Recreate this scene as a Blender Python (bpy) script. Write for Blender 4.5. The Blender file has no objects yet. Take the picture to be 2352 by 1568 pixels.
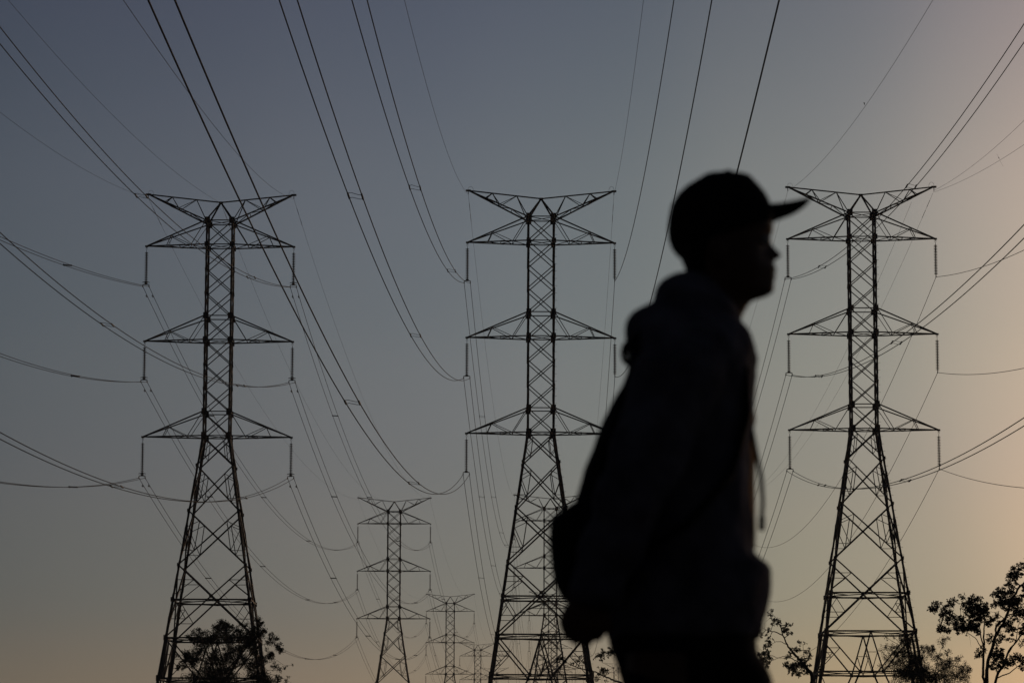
import bpy, bmesh, math, random
from mathutils import Vector, Matrix, noise
R = math.radians
SC = bpy.context.scene
COL = SC.collection
HAZE = 0.00016

# ------------------------------------------------------------------ camera
PITCH, YAW, ROLL = 0.148347, 0.0149715, 0.0030
FOC, CX, CY = 7200.0, 1176.0, 784.0           # focal length and centre in photo units (2352 wide)
CAM = Vector((0, 0, 0.5))
fwd = Vector((-math.sin(YAW)*math.cos(PITCH), math.cos(YAW)*math.cos(PITCH), math.sin(PITCH)))
r0 = Vector((math.cos(YAW), math.sin(YAW), 0)); u0 = r0.cross(fwd)
rgt = r0*math.cos(ROLL) + u0*math.sin(ROLL)
upv = u0*math.cos(ROLL) - r0*math.sin(ROLL)
cd = bpy.data.cameras.new('camera'); cam = bpy.data.objects.new('camera', cd); COL.objects.link(cam)
cam.matrix_world = Matrix(((rgt.x, upv.x, -fwd.x, CAM.x), (rgt.y, upv.y, -fwd.y, CAM.y), (rgt.z, upv.z, -fwd.z, CAM.z), (0, 0, 0, 1)))
cd.sensor_width = 36; cd.lens = 36*FOC/2352; cd.clip_start = 0.1; cd.clip_end = 20000
cd.dof.use_dof = True; cd.dof.focus_distance = 265; cd.dof.aperture_fstop = 7.0
SC.camera = cam

def at(u, v, y):
    """point of the place seen at photo position (u, v), y metres down the line of pylons"""
    d = fwd + rgt*((u-CX)/FOC) - upv*((v-CY)/FOC)
    return CAM + d*(y/d.y)

# ------------------------------------------------------------------ world, sun, exposure
SUN_EL, SUN_AZ = R(3.0), R(32)                 # azimuth from +Y towards +X
sdir = Vector((math.sin(SUN_AZ)*math.cos(SUN_EL), math.cos(SUN_AZ)*math.cos(SUN_EL), math.sin(SUN_EL)))
GDIR_EL, GDIR_AZ = R(11.0), R(29.0)          # middle of the glow left in the haze above the sunken sun
gdir = Vector((math.sin(GDIR_AZ)*math.cos(GDIR_EL), math.cos(GDIR_AZ)*math.cos(GDIR_EL), math.sin(GDIR_EL)))
W = bpy.data.worlds.new('World'); SC.world = W; W.use_nodes = True
nt = W.node_tree; nt.nodes.clear(); N = nt.nodes.new; Lk = nt.links.new
out = N('ShaderNodeOutputWorld'); bg = N('ShaderNodeBackground'); bg.inputs[1].default_value = 0.1
sky = N('ShaderNodeTexSky'); sky.sky_type = 'NISHITA'; sky.sun_disc = False
sky.sun_elevation = SUN_EL; sky.sun_rotation = SUN_AZ; sky.air_density = 1.2; sky.dust_density = 3.0; sky.ozone_density = 1.5
tc = N('ShaderNodeTexCoord'); nrm = N('ShaderNodeVectorMath'); nrm.operation = 'NORMALIZE'
Lk(tc.outputs['Generated'], nrm.inputs[0])
dot = N('ShaderNodeVectorMath'); dot.operation = 'DOT_PRODUCT'; dot.inputs[1].default_value = gdir
Lk(nrm.outputs[0], dot.inputs[0])
ac = N('ShaderNodeMath'); ac.operation = 'ARCCOSINE'; Lk(dot.outputs['Value'], ac.inputs[0])
ag = N('ShaderNodeMath'); ag.operation = 'DIVIDE'; ag.inputs[1].default_value = R(90); Lk(ac.outputs[0], ag.inputs[0])
sep = N('ShaderNodeSeparateXYZ'); Lk(nrm.outputs[0], sep.inputs[0])
def ramp(stops, src, interp='B_SPLINE'):
    r = N('ShaderNodeValToRGB'); cr = r.color_ramp; cr.interpolation = interp
    while len(cr.elements) < len(stops): cr.elements.new(0.5)
    for e, (p, c) in zip(cr.elements, stops): e.position = p; e.color = (*c, 1)
    Lk(src, r.inputs[0]); return r
# dusk glow: brightness falls away from the place where the sun went down (degrees from it), and with height
glow = ramp([(d/90, c) for d, c in ((0, (0.7009, 0.4454, 0.2831)), (10, (0.5000, 0.3400, 0.2200)), (18.0, (0.3300, 0.2260, 0.1520)), (22.0, (0.1620, 0.1335, 0.1040)), (26.0, (0.0939, 0.0909, 0.0788)), (30.0, (0.0707, 0.0714, 0.0692)), (34.0, (0.0573, 0.0579, 0.0587)), (39.0, (0.0401, 0.0426, 0.0452)), (45.0, (0.0281, 0.0314, 0.0348)), (60, (0.0155, 0.0173, 0.0191)), (88, (0.0093, 0.0104, 0.0115)))], ag.outputs[0], 'CARDINAL')
elev = ramp([(0.0, (0.85, 0.6357, 0.4192)), (0.03, (0.85, 0.6357, 0.4192)), (0.06, (0.5969, 0.5451, 0.4478)), (0.1, (0.4735, 0.4719, 0.459)), (0.15, (0.3787, 0.4154, 0.4503)), (0.21, (0.2907, 0.3328, 0.4044)), (0.27, (0.1853, 0.2168, 0.3123)), (0.5, (0.1483, 0.1734, 0.2498)), (1.0, (0.1205, 0.1409, 0.203))], sep.outputs['Z'], 'CARDINAL')
m1 = N('ShaderNodeVectorMath'); m1.operation = 'MULTIPLY'; Lk(glow.outputs[0], m1.inputs[0]); Lk(elev.outputs[0], m1.inputs[1])
m2 = N('ShaderNodeVectorMath'); m2.operation = 'SCALE'; m2.inputs['Scale'].default_value = 60.6592; Lk(m1.outputs[0], m2.inputs[0])
m3 = N('ShaderNodeVectorMath'); m3.operation = 'SCALE'; m3.inputs['Scale'].default_value = 0.002; Lk(sky.outputs[0], m3.inputs[0])
ad = N('ShaderNodeVectorMath'); ad.operation = 'ADD'; Lk(m2.outputs[0], ad.inputs[0]); Lk(m3.outputs[0], ad.inputs[1])
mp = N('ShaderNodeMapping'); mp.inputs['Scale'].default_value = (5, 5, 16); Lk(nrm.outputs[0], mp.inputs[0])
nz = N('ShaderNodeTexNoise'); nz.inputs['Scale'].default_value = 1.3; nz.inputs['Detail'].default_value = 3; Lk(mp.outputs[0], nz.inputs['Vector'])
hz_ = N('ShaderNodeMix'); hz_.data_type = 'RGBA'; hz_.inputs[6].default_value = (.955, .985, .965, 1); hz_.inputs[7].default_value = (1.045, 1.015, 1.03, 1); Lk(nz.outputs['Fac'], hz_.inputs[0])
m4 = N('ShaderNodeVectorMath'); m4.operation = 'MULTIPLY'; Lk(ad.outputs[0], m4.inputs[0]); Lk(hz_.outputs[2], m4.inputs[1])
Lk(m4.outputs[0], bg.inputs[0]); Lk(bg.outputs[0], out.inputs[0])
sd = bpy.data.lights.new('sun', 'SUN'); sd.energy = 0.05; sd.angle = R(0.5); sd.color = (1, 0.74, 0.56)
sun = bpy.data.objects.new('sun', sd); COL.objects.link(sun)
sun.rotation_euler = (-sdir).to_track_quat('-Z', 'Y').to_euler()
vs = SC.view_settings; vs.view_transform = 'Standard'; vs.look = 'None'; vs.gamma = 1; vs.exposure = 0; vs.use_curve_mapping = False

# ------------------------------------------------------------------ materials
def mat(name, col, rough=0.7, metal=0.0, var=0.25, scale=8.0, bump=0.0, spec=0.5, sheen=0.0, trans=0.0):
    m = bpy.data.materials.new(name); m.use_nodes = True; t = m.node_tree; b = t.nodes['Principled BSDF']
    tcn = t.nodes.new('ShaderNodeTexCoord'); nz = t.nodes.new('ShaderNodeTexNoise'); nz.inputs['Scale'].default_value = scale
    nz.inputs['Detail'].default_value = 5; t.links.new(tcn.outputs['Object'], nz.inputs['Vector'])
    rp = t.nodes.new('ShaderNodeValToRGB'); e = rp.color_ramp.elements
    e[0].position = 0.3; e[1].position = 0.7
    e[0].color = (*[c*(1-var) for c in col], 1); e[1].color = (*[c*(1+var) for c in col], 1)
    t.links.new(nz.outputs['Fac'], rp.inputs[0]); t.links.new(rp.outputs[0], b.inputs['Base Color'])
    b.inputs['Roughness'].default_value = rough; b.inputs['Metallic'].default_value = metal
    b.inputs['Specular IOR Level'].default_value = spec; b.inputs['Sheen Weight'].default_value = sheen
    if trans:
        tr = t.nodes.new('ShaderNodeBsdfTranslucent'); mx = t.nodes.new('ShaderNodeMixShader'); mx.inputs[0].default_value = trans
        t.links.new(rp.outputs[0], tr.inputs[0]); t.links.new(b.outputs[0], mx.inputs[1]); t.links.new(tr.outputs[0], mx.inputs[2])
        t.links.new(mx.outputs[0], t.nodes['Material Output'].inputs[0])
    if bump:
        bp = t.nodes.new('ShaderNodeBump'); bp.inputs['Strength'].default_value = bump
        t.links.new(nz.outputs['Fac'], bp.inputs['Height']); t.links.new(bp.outputs[0], b.inputs['Normal'])
    return m
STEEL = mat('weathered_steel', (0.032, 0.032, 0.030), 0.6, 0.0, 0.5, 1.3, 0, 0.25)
WIRE = mat('cable_aluminium', (0.025, 0.025, 0.026), 0.7, 0.0, 0.2, 2, 0, 0.2)
GLASSY = mat('insulator_porcelain', (0.05, 0.025, 0.015), 0.35, 0, 0.2, 6)
BARK = mat('bark', (0.045, 0.035, 0.028), 0.95, 0, 0.4, 14, 0.4)
LEAF = mat('leaf', (0.028, 0.038, 0.016), 0.7, 0, 0.4, 2, 0, 0.3, 0, 0.12)
GROUND = mat('dry_grass_soil', (0.045, 0.042, 0.026), 1.0, 0, 0.5, 0.3, 0.3, 0.1)
SKIN = mat('skin', (0.09, 0.045, 0.028), 0.6, 0, 0.15, 20, 0.05, 0.3)
HAIR = mat('hair', (0.01, 0.008, 0.007), 0.8, 0, 0.2, 60, 0.3, 0.1)
CAPM = mat('black_cotton', (0.012, 0.012, 0.013), 0.95, 0, 0.3, 40, 0.2, 0.1)
HOOD = mat('dark_fleece', (0.11, 0.10, 0.122), 0.95, 0, 0.4, 14, 0.6, 0.05)
TROU = mat('dark_trousers', (0.010, 0.010, 0.012), 0.95, 0, 0.4, 14, 0.5, 0.05)
BAGM = mat('black_nylon', (0.009, 0.009, 0.010), 0.9, 0, 0.3, 20, 0.4, 0.08)
LINING = mat('beige_lining', (0.62, 0.50, 0.37), 0.9, 0, 0.1, 20, 0, 0.1, 0, 0.75)
CORD = mat('grey_cord', (0.10, 0.08, 0.08), 0.9, 0, 0.2, 40, 0, 0.1)
SHOE = mat('shoe_leather', (0.02, 0.018, 0.016), 0.6, 0, 0.2, 20)
EYE = mat('eye', (0.5, 0.48, 0.45), 0.2, 0, 0.05, 20)

# ------------------------------------------------------------------ helpers
def tag(o, label=None, cat=None, group=None, kind=None):
    if label: o['label'] = label
    if cat: o['category'] = cat
    if group: o['group'] = group
    if kind: o['kind'] = kind
    return o
def empty(name, loc=(0, 0, 0), rz=0.0):
    o = bpy.data.objects.new(name, None); COL.objects.link(o); o.location = loc; o.rotation_euler = (0, 0, rz)
    o.empty_display_size = 0.5; return o
class MB:
    def __init__(s): s.v = []; s.f = []
    def add(s, vs_, fs): k = len(s.v); s.v += [tuple(p) for p in vs_]; s.f += [tuple(i+k for i in f) for f in fs]
    gain = 1.0
    def bar(s, p, q, w, h=None, ext=0.0):
        p, q = Vector(p), Vector(q); h = h or w; d = (q-p); w *= s.gain; h *= s.gain
        if d.length < 1e-5: return
        d.normalize(); p = p-d*ext; q = q+d*ext
        a = d.cross(Vector((0, 0, 1)));
        if a.length < 1e-3: a = Vector((1, 0, 0))
        a.normalize(); b = a.cross(d); a = a*w/2; b = b*h/2
        s.add([p-a-b, p+a-b, p+a+b, p-a+b, q-a-b, q+a-b, q+a+b, q-a+b],
              [(0, 3, 2, 1), (4, 5, 6, 7), (0, 1, 5, 4), (1, 2, 6, 5), (2, 3, 7, 6), (3, 0, 4, 7)])
    def angle(s, p, q, sx, sy, w, t):
        """L section whose corner runs p-q and whose flanges point to -sx and -sy"""
        P = [(0, 0), (-sx*w, 0), (-sx*w, -sy*t), (-sx*t, -sy*t), (-sx*t, -sy*w), (0, -sy*w)]
        vs_ = [Vector(p)+Vector((x, y, 0)) for x, y in P]+[Vector(q)+Vector((x, y, 0)) for x, y in P]
        fs = [(i, (i+1) % 6, (i+1) % 6+6, i+6) for i in range(6)]+[(0, 1, 2, 3), (0, 3, 4, 5), (6, 7, 8, 9), (6, 9, 10, 11)]
        s.add(vs_, fs)
    def box(s, c, sx, sy, sz):
        x, y, z = c
        s.bar((x-sx/2, y, z), (x+sx/2, y, z), sy, sz)
    def tube(s, pts, rad, n=6, cap=True):
        pts = [Vector(p) for p in pts]; m = len(pts)
        rad = rad if isinstance(rad, (list, tuple)) else [rad]*m
        k0 = len(s.v); a = None
        for i, p in enumerate(pts):
            d = (pts[min(i+1, m-1)]-pts[max(i-1, 0)]).normalized()
            if a is None:
                a = d.cross(Vector((0, 0, 1)))
                if a.length < 1e-3: a = Vector((1, 0, 0))
            a = (a-d*a.dot(d)).normalized(); b = d.cross(a)
            r = rad[i]; ra, rb = r if isinstance(r, (list, tuple)) else (r, r)
            for j in range(n):
                t = 2*math.pi*j/n; s.v.append(tuple(p+a*ra*math.cos(t)+b*rb*math.sin(t)))
        for i in range(m-1):
            for j in range(n):
                s.f.append((k0+i*n+j, k0+i*n+(j+1) % n, k0+(i+1)*n+(j+1) % n, k0+(i+1)*n+j))
        if cap: s.f.append(tuple(k0+j for j in range(n))[::-1]); s.f.append(tuple(k0+(m-1)*n+j for j in range(n)))
    def ball(s, c, rx, ry, rz, n=12, m=8):
        k0 = len(s.v)
        for i in range(1, m):
            a = math.pi*i/m
            for j in range(n):
                t = 2*math.pi*j/n
                s.v.append((c[0]+rx*math.sin(a)*math.cos(t), c[1]+ry*math.sin(a)*math.sin(t), c[2]+rz*math.cos(a)))
        s.v += [(c[0], c[1], c[2]+rz), (c[0], c[1], c[2]-rz)]; T = k0+(m-1)*n
        for i in range(m-2):
            for j in range(n): s.f.append((k0+i*n+j, k0+(i+1)*n+j, k0+(i+1)*n+(j+1) % n, k0+i*n+(j+1) % n))
        for j in range(n):
            s.f.append((T, k0+j, k0+(j+1) % n)); s.f.append((T+1, k0+(m-2)*n+(j+1) % n, k0+(m-2)*n+j))
    def rings(s, rs):
        n = len(rs[0]); k0 = len(s.v)
        for r in rs: s.v += [tuple(p) for p in r]
        for i in range(len(rs)-1):
            for j in range(n): s.f.append((k0+i*n+j, k0+i*n+(j+1) % n, k0+(i+1)*n+(j+1) % n, k0+(i+1)*n+j))
        s.f.append(tuple(k0+j for j in range(n))[::-1]); s.f.append(tuple(k0+(len(rs)-1)*n+j for j in range(n)))
    def build(s, name, material, parent=None, smooth=False, remesh=0, fixn=False):
        me = bpy.data.meshes.new(name); me.from_pydata(s.v, [], s.f); me.materials.append(material)
        if smooth: me.polygons.foreach_set('use_smooth', [True]*len(me.polygons))
        if remesh or fixn:
            bm = bmesh.new(); bm.from_mesh(me); bmesh.ops.recalc_face_normals(bm, faces=bm.faces); bm.to_mesh(me); bm.free()
        o = bpy.data.objects.new(name, me); COL.objects.link(o)
        if parent: o.parent = parent
        if remesh:
            md = o.modifiers.new('skin', 'REMESH'); md.mode = 'VOXEL'; md.voxel_size = remesh; md.use_smooth_shade = True
            sm = o.modifiers.new('soft', 'SMOOTH'); sm.factor = 0.5; sm.iterations = 4
        return o
def lerp(a, b, t): return a+(b-a)*t
def copy_tree(o, parent=None):
    c = o.copy(); COL.objects.link(c); c.parent = parent
    for ch in KIDS.get(o, []): copy_tree(ch, c)
    return c
KIDS = {}
def kids(o):
    KIDS[o] = list(o.children)
    for c in o.children: kids(c)

# ------------------------------------------------------------------ ground
def terrain(x, y):
    pts = [(-1e4, 0), (262, 0), (534, 1.2), (820, 4.4), (1085, 6.4), (1390, 11.0), (1700, 12.5), (1e5, 12.5)]
    for (a, za), (b, zb) in zip(pts, pts[1:]):
        if a <= y <= b: z = lerp(za, zb, (y-a)/(b-a)); break
    return z + x*0.06*max(0, min(1, (y-260)/1100))*(1 if abs(x) < 60 else 60/abs(x))
g = MB(); ys = [-300, -100, -20, 0, 10, 30, 60, 100, 150, 200, 262, 320, 400, 534, 680, 820, 950, 1085, 1240, 1390, 1550, 1700, 2500, 4000, 9000]
xs = [-6000, -2000, -700, -250, -100, -60, -30, -15, -5, 0, 5, 15, 30, 60, 100, 250, 700, 2000, 6000]
for y in ys:
    for x in xs: g.v.append((x, y, terrain(x, y)))
nx = len(xs)
for j in range(len(ys)-1):
    for i in range(nx-1): g.f.append((j*nx+i, j*nx+i+1, (j+1)*nx+i+1, (j+1)*nx+i))
tag(g.build('ground', GROUND), kind='structure')

# ------------------------------------------------------------------ pylons
Z_TIP, Z_PEAK, Z_TOP = 52.2, 51.53, 49.82
ARM = [(47.77, 49.82), (39.68, 41.71), (31.60, 33.63)]     # bottom level, top-chord level
HW0 = 1.14; ZW = 31.60
def hw(z): return HW0 if z >= ZW else HW0 + (ZW-z)*0.1505
def corner(sx, sy, z): return Vector((sx*hw(z), sy*hw(z), z))
LEV = [49.82, 47.77, 45.75, 43.73, 41.71, 39.68, 37.66, 35.65, 33.63, 31.60]
NODE = [31.60, 29.10, 25.27, 20.72]; BELT1, BELT2, BELT3 = 17.85, 14.70, 11.40
def make_tower():
    MB.gain = 1.12
    root = empty('transmission_tower')
    for sx, sy in ((1, 1), (1, -1), (-1, 1), (-1, -1)):
        b = MB(); zs = [Z_TOP, ZW, BELT1, BELT3, 0, -1.2]; wd = [0.15, 0.17, 0.21, 0.24, 0.26]
        for (za, zb), w in zip(zip(zs, zs[1:]), wd):
            b.angle(corner(sx, sy, zb), corner(sx, sy, za), sx, sy, w, 0.05 if za > ZW else 0.07)
        for z, L in ((46.4, .6), (44.3, .8), (40.6, .9), (38.4, .7), (36.2, .9), (34.4, .7), (30.2, 1.6), (26.4, 1.2), (22.6, 1.4), (18.8, 1.2), (15.4, 1.3), (12.8, 1.5), (8.4, 1.4)):
            p, q = corner(sx, sy, z), corner(sx, sy, z+L); o_ = Vector((sx*.012, sy*.012, 0))
            b.angle(p+o_, q+o_, sx, sy, 0.20 if z < ZW else 0.17, 0.03)
        if sx < 0: b.angle(corner(sx, sy, BELT3)+Vector((sx*.02, sy*.02, 0)), corner(sx, sy, BELT2)+Vector((sx*.02, sy*.02, 0)), sx, sy, .34, .03)
        for z, s in ((Z_TOP, .34), (ARM[0][0], .26), (ARM[1][1], .32), (ARM[1][0], .30), (ARM[2][1], .32), (ARM[2][0], .36), (NODE[1], .15), (NODE[2], .16), (NODE[3], .17), (BELT1, .22), (BELT2, .26), (BELT3, .28)):
            c = corner(sx, sy, z); b.bar(c+Vector((-sx*s, sy*.014, 0)), c+Vector((sx*.1, sy*.014, 0)), .014, s*1.5)
            b.bar(c+Vector((sx*.014, -sy*s, 0)), c+Vector((sx*.014, sy*.05, 0)), .014, s*1.3)
        b.box((sx*hw(0), sy*hw(0), 0.12), 0.8, 0.8, 0.5)
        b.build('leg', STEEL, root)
    for face in range(4):                       # 0 near, 1 far, 2 right, 3 left
        b = MB()
        def P(s, z, i=0):
            h = hw(z)-0.03*(i)
            return [Vector((s*hw(z), -h, z)), Vector((s*hw(z), h, z)), Vector((h, s*hw(z), z)), Vector((-h, s*hw(z), z))][face]
        def Q(s, z):   # point inside the face, s in metres from the axis
            h = hw(z)
            return [Vector((s, -h, z)), Vector((s, h, z)), Vector((h, s, z)), Vector((-h, s, z))][face]
        for za, zb in zip(LEV, LEV[1:]):
            b.bar(P(-1, za), P(1, zb), .065); b.bar(P(1, za, 1), P(-1, zb, 1), .065)
        def xcross(za, zb): # height where diagonals cross
            a, c = hw(za), hw(zb); return za+(zb-za)*a/(a+c)
        N4 = NODE+[BELT2]
        for k, (za, zb) in enumerate(zip(N4, N4[1:])):
            w = .085 if k < 2 else .10
            b.bar(P(-1, za), P(1, zb), w); b.bar(P(1, za, 1), P(-1, zb, 1), w)
            zx = xcross(za, zb)
            for s in (-1, 1):
                def up(t): return P(s, za).lerp(Q(0, zx), t)
                def dn(t): return P(s, zb).lerp(Q(0, zx), t)
                if k == 0:
                    A, B, M = up(.42), dn(.45), P(s, (za+zb)/2+.1)
                    b.bar(A, B, .04); b.bar(A, M, .04); b.bar(B, M, .04)
                elif k < 3:
                    A, B = up(.46), dn(.46); M = P(s, A.z-(.5 if k == 1 else .55))
                    b.bar(A, B, .045); b.bar(A, M, .045); b.bar(M, B, .045); b.bar(B, P(s, B.z), .04)
                else:
                    A = up(.48); b.bar(A, P(s, A.z), .045); b.bar(A, P(s, zx), .055)
                    B = dn(.45); b.bar(B, P(s, B.z), .045); b.bar(B, P(s, zx), .05)
                    C_ = B.lerp(P(s, zx), .6); b.bar(C_, P(s, C_.z), .04); b.bar(C_, P(s, B.z), .04)
        zx = xcross(NODE[3], BELT2)
        c = Q(0, zx); dx = Vector((1, 0, 0)) if face < 2 else Vector((0, 1, 0))
        b.bar(c-dx*.16, c+dx*.16, .02, .28)
        # portal panel between second and third belt, then the splayed foot panel
        ap = Q(0, BELT2); q0 = .95
        for s in (-1, 1):
            n_ = Q(s*q0, BELT3)
            b.bar(ap, n_, .08); b.bar(P(s, BELT2), n_, .09); b.bar(n_-dx*.13, n_+dx*.13, .02, .26)
            a1 = P(s, BELT2).lerp(n_, .42); b.bar(a1, P(s, a1.z), .045); b.bar(a1, P(s, BELT3+.2), .05)
            a2 = a1.lerp(P(s, BELT3+.2), .45); b.bar(a2, P(s, a2.z), .04); b.bar(a2, P(s, a1.z), .04)
            b.bar(ap.lerp(n_, .52), Q(0, lerp(BELT2, BELT3, .52)), .04)
            b.bar(ap.lerp(n_, .52), Q(0, BELT3), .045)
            f = P(s, 0.3); b.bar(n_, f, .10); b.bar(n_.lerp(f, .35), P(s, lerp(BELT3, .3, .35)), .05)
            b.bar(n_.lerp(f, .35), P(s, BELT3-.1), .05); b.bar(n_.lerp(f, .7), P(s, lerp(BELT3, .3, .7)), .05); b.bar(n_.lerp(f, .7), P(s, lerp(BELT3, .3, .35)), .05)
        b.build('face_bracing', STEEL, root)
    for z in (Z_TOP, ARM[0][0], ARM[1][1], ARM[1][0], ARM[2][1], ARM[2][0], BELT1, BELT2, BELT3):
        b = MB(); w = .07 if z >= ZW else .11; h = hw(z)
        for sx, sy, tx, ty in ((-1, -1, 1, -1), (-1, 1, 1, 1), (-1, -1, -1, 1), (1, -1, 1, 1)):
            b.bar(corner(sx, sy, z), corner(tx, ty, z), w)
        if z in (ARM[1][1], ARM[2][1]): pass
        elif z >= ZW: b.bar(corner(-1, -1, z), corner(1, 1, z), .045); b.bar(corner(-1, 1, z), corner(1, -1, z-.05), .045)
        else:
            m = [(0, -h), (h, 0), (0, h), (-h, 0)]
            for i in range(4): b.bar((*m[i], z-.1), (*m[(i+1) % 4], z-.1), .07)
            for i in range(4):
                sx, sy = ((-1, -1), (1, -1), (1, 1), (-1, 1))[i]
                b.bar((sx*h/2, sy*h/2, z-.1), corner(sx, sy, z-.05), .06)
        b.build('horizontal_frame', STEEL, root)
    for zb, zt in ARM:
        for s in (-1, 1):
            b = MB(); tip = Vector((s*6.2, 0, zb))
            for y in (-1, 1):
                c0, c1 = corner(s, y, zb), corner(s, y, zt)
                b.bar(c0, tip, .085, .085, .03); b.bar(c1, tip, .085, .085, .03)
                def bc(x): return c0.lerp(tip, (x-HW0)/(6.2-HW0))
                def tcd(x): return c1.lerp(tip, (x-HW0)/(6.2-HW0))
                b.bar(c1, bc(2.40), .045); b.bar(bc(2.40), tcd(4.10), .045); b.bar(tcd(4.10), bc(4.50), .045)
                sp = bc(3.1); b.bar(sp, bc(3.4), .12, .10)
            def bb(x, y): return corner(s, y, zb).lerp(tip, (x-HW0)/(6.2-HW0))
            def tt(x, y): return corner(s, y, zt).lerp(tip, (x-HW0)/(6.2-HW0))
            for xa, xb, y in ((HW0, 2.4, 1), (2.4, 3.4, -1), (3.4, 4.5, 1)): b.bar(bb(xa, y), bb(xb, -y), .045)
            b.bar(bb(3.4, -1), bb(3.4, 1), .045); b.bar(bb(2.4, -1), bb(2.4, 1), .045); b.bar(tt(4.1, -1), tt(4.1, 1), .045)
            b.box((s*6.2, 0, zb-.02), .26, .12, .13)
            b.bar((s*6.2, 0, zb-.05), (s*6.2, 0, zb-.2), .04)
            b.build('cross_arm', STEEL, root)
    for s in (-1, 1):
        b = MB(); tip = Vector((s*6.1, 0, Z_TIP)); pk = Vector((0, 0, Z_PEAK))
        b.bar(tip, pk, .085, .085, .05)
        def tp(x): return pk.lerp(tip, x/6.1)
        for y in (-1, 1):
            c1 = corner(s, y, Z_TOP); b.bar(c1, tip, .095, .095, .03)
            def bc(x): return c1.lerp(tip, (x-HW0)/(6.1-HW0))
            b.bar(c1, tp(2.06), .05); b.bar(tp(2.06), bc(3.5), .045); b.bar(bc(3.5), tp(4.12), .045); b.bar(tp(4.12), bc(4.7), .06)
            b.bar(bc(3.9), bc(4.3), .13, .11)
        def bb(x, y): return corner(s, y, Z_TOP).lerp(tip, (x-HW0)/(6.1-HW0))
        for x in (2.5, 3.5, 4.7): b.bar(bb(x, -1), bb(x, 1), .045)
        b.bar(bb(HW0, 1), bb(2.5, -1), .045); b.bar(bb(2.5, -1), bb(3.5, 1), .045); b.bar(bb(3.5, 1), bb(4.7, -1), .045)
        b.box((s*6.15, 0, Z_TIP), .42, .16, .13); b.bar((s*6.15, 0, Z_TIP), (s*6.15, 0, Z_TIP-.32), .05, .09)
        o = b.build('earth_wire_arm', STEEL, root)
        j = MB(); j.tube([(s*5.95+.22*math.cos(t)*(-s), .05, Z_TIP+.06+(.36 if s > 0 else .30)*math.sin(t)) for t in [math.pi*i/10 for i in range(11)]], .011, 5)
        j.build('jumper_loop', WIRE, o)
    b = MB()
    for sx in (-1, 1):
        for sy in (-1, 1): b.bar(corner(sx, sy, Z_TOP), (0, 0, Z_PEAK), .09, .09, .03)
    b.box((0, 0, Z_PEAK), .34, .2, .12); b.build('peak', STEEL, root); MB.gain = 1.0
    return root
def step_bolts(root):
    b = MB(); z = 3.0
    while z < 49.4:
        c = corner(1, -1, z); b.bar(c+Vector((-.02, .05, 0)), c+Vector((.19, .05, 0)), .02); z += .62
    return b.build('step_bolts', STEEL, root)
proto = make_tower(); kids(proto)
sb = step_bolts(proto); KIDS[sb] = []

ROWS = {'left': dict(bolts=False, t=[(-28.53, 260, -.33, R(1.3)), (-28.03, 534, 1.08, R(.8)), (-27.96, 813, 3.65, 0), (-27.6, 1081, 5.14, 0), (-27.8, 1375, 9.9, 0)]),
        'middle': dict(bolts=True, t=[(-1.47, 260, 0, R(1.5)), (-1.35, 535, 1.73, R(.3)), (-1.53, 836, 5.9, 0), (-1.35, 1085, 8.0, 0), (-1.3, 1390, 12.0, 0)]),
        'right': dict(bolts=True, t=[(25.49, 260, .34, R(-.6)), (25.6, 534, 1.9, 0), (25.6, 820, 5.6, 0), (25.7, 1090, 8.6, 0), (25.7, 1400, 13.4, 0)])}
RANK = ['nearest', 'second', 'third', 'fourth', 'farthest']
TLAB = {('left', 0): 'tall black lattice pylon at left with a bushy tree around its lower legs',
        ('middle', 0): 'tall lattice pylon in the middle, partly hidden behind the man with backpack',
        ('right', 0): 'tall lattice pylon at right, before the cap visor, with bare sky around its legs',
        ('left', 1): 'mid-sized lattice pylon standing alone between the two tallest pylons at left and middle',
        ('left', 2): 'smaller lattice pylon just right of the mid-sized one, third of the left row',
        ('left', 3): 'small lattice pylon low beside the left leg of the tall middle pylon',
        ('left', 4): 'tiny faint lattice pylon seen through the left leg of the tall middle pylon',
        ('middle', 1): 'mid-sized lattice pylon seen through the legs of the tall middle pylon',
        ('middle', 2): 'smaller lattice pylon behind the mid-sized one inside the tall middle pylon legs',
        ('middle', 3): 'small fourth lattice pylon of the middle row, low inside the tangle of legs',
        ('middle', 4): 'tiny farthest lattice pylon of the middle row, lowest inside the tangle of legs',
        ('right', 1): 'second lattice pylon of the right row, hidden behind the head-high back of the man',
        ('right', 2): 'third lattice pylon of the right row, hidden behind the man torso',
        ('right', 3): 'fourth lattice pylon of the right row, hidden behind the man hip',
        ('right', 4): 'tiny faint lattice pylon in the gap below the man hand'}
TOW = {}
first = True
for row, d in ROWS.items():
    for i, (x, y, z, rz) in enumerate(d['t']):
        if first: o = proto; first = False
        else: o = copy_tree(proto)
        if d['bolts']:
            c = sb.copy(); COL.objects.link(c); c.parent = o
        o.location = (x, y, z); o.rotation_euler = (0, 0, rz)
        tag(o, TLAB[(row, i)], 'pylon', 'lattice pylons of the three power lines')
        TOW[(row, i)] = (Vector((x, y, z)), rz)
bpy.data.objects.remove(sb)
def tw(row, i, x, y, z):
    o, rz = TOW[(row, i)]
    return o + Vector((x*math.cos(rz)-y*math.sin(rz), x*math.sin(rz)+y*math.cos(rz), z))

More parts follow.
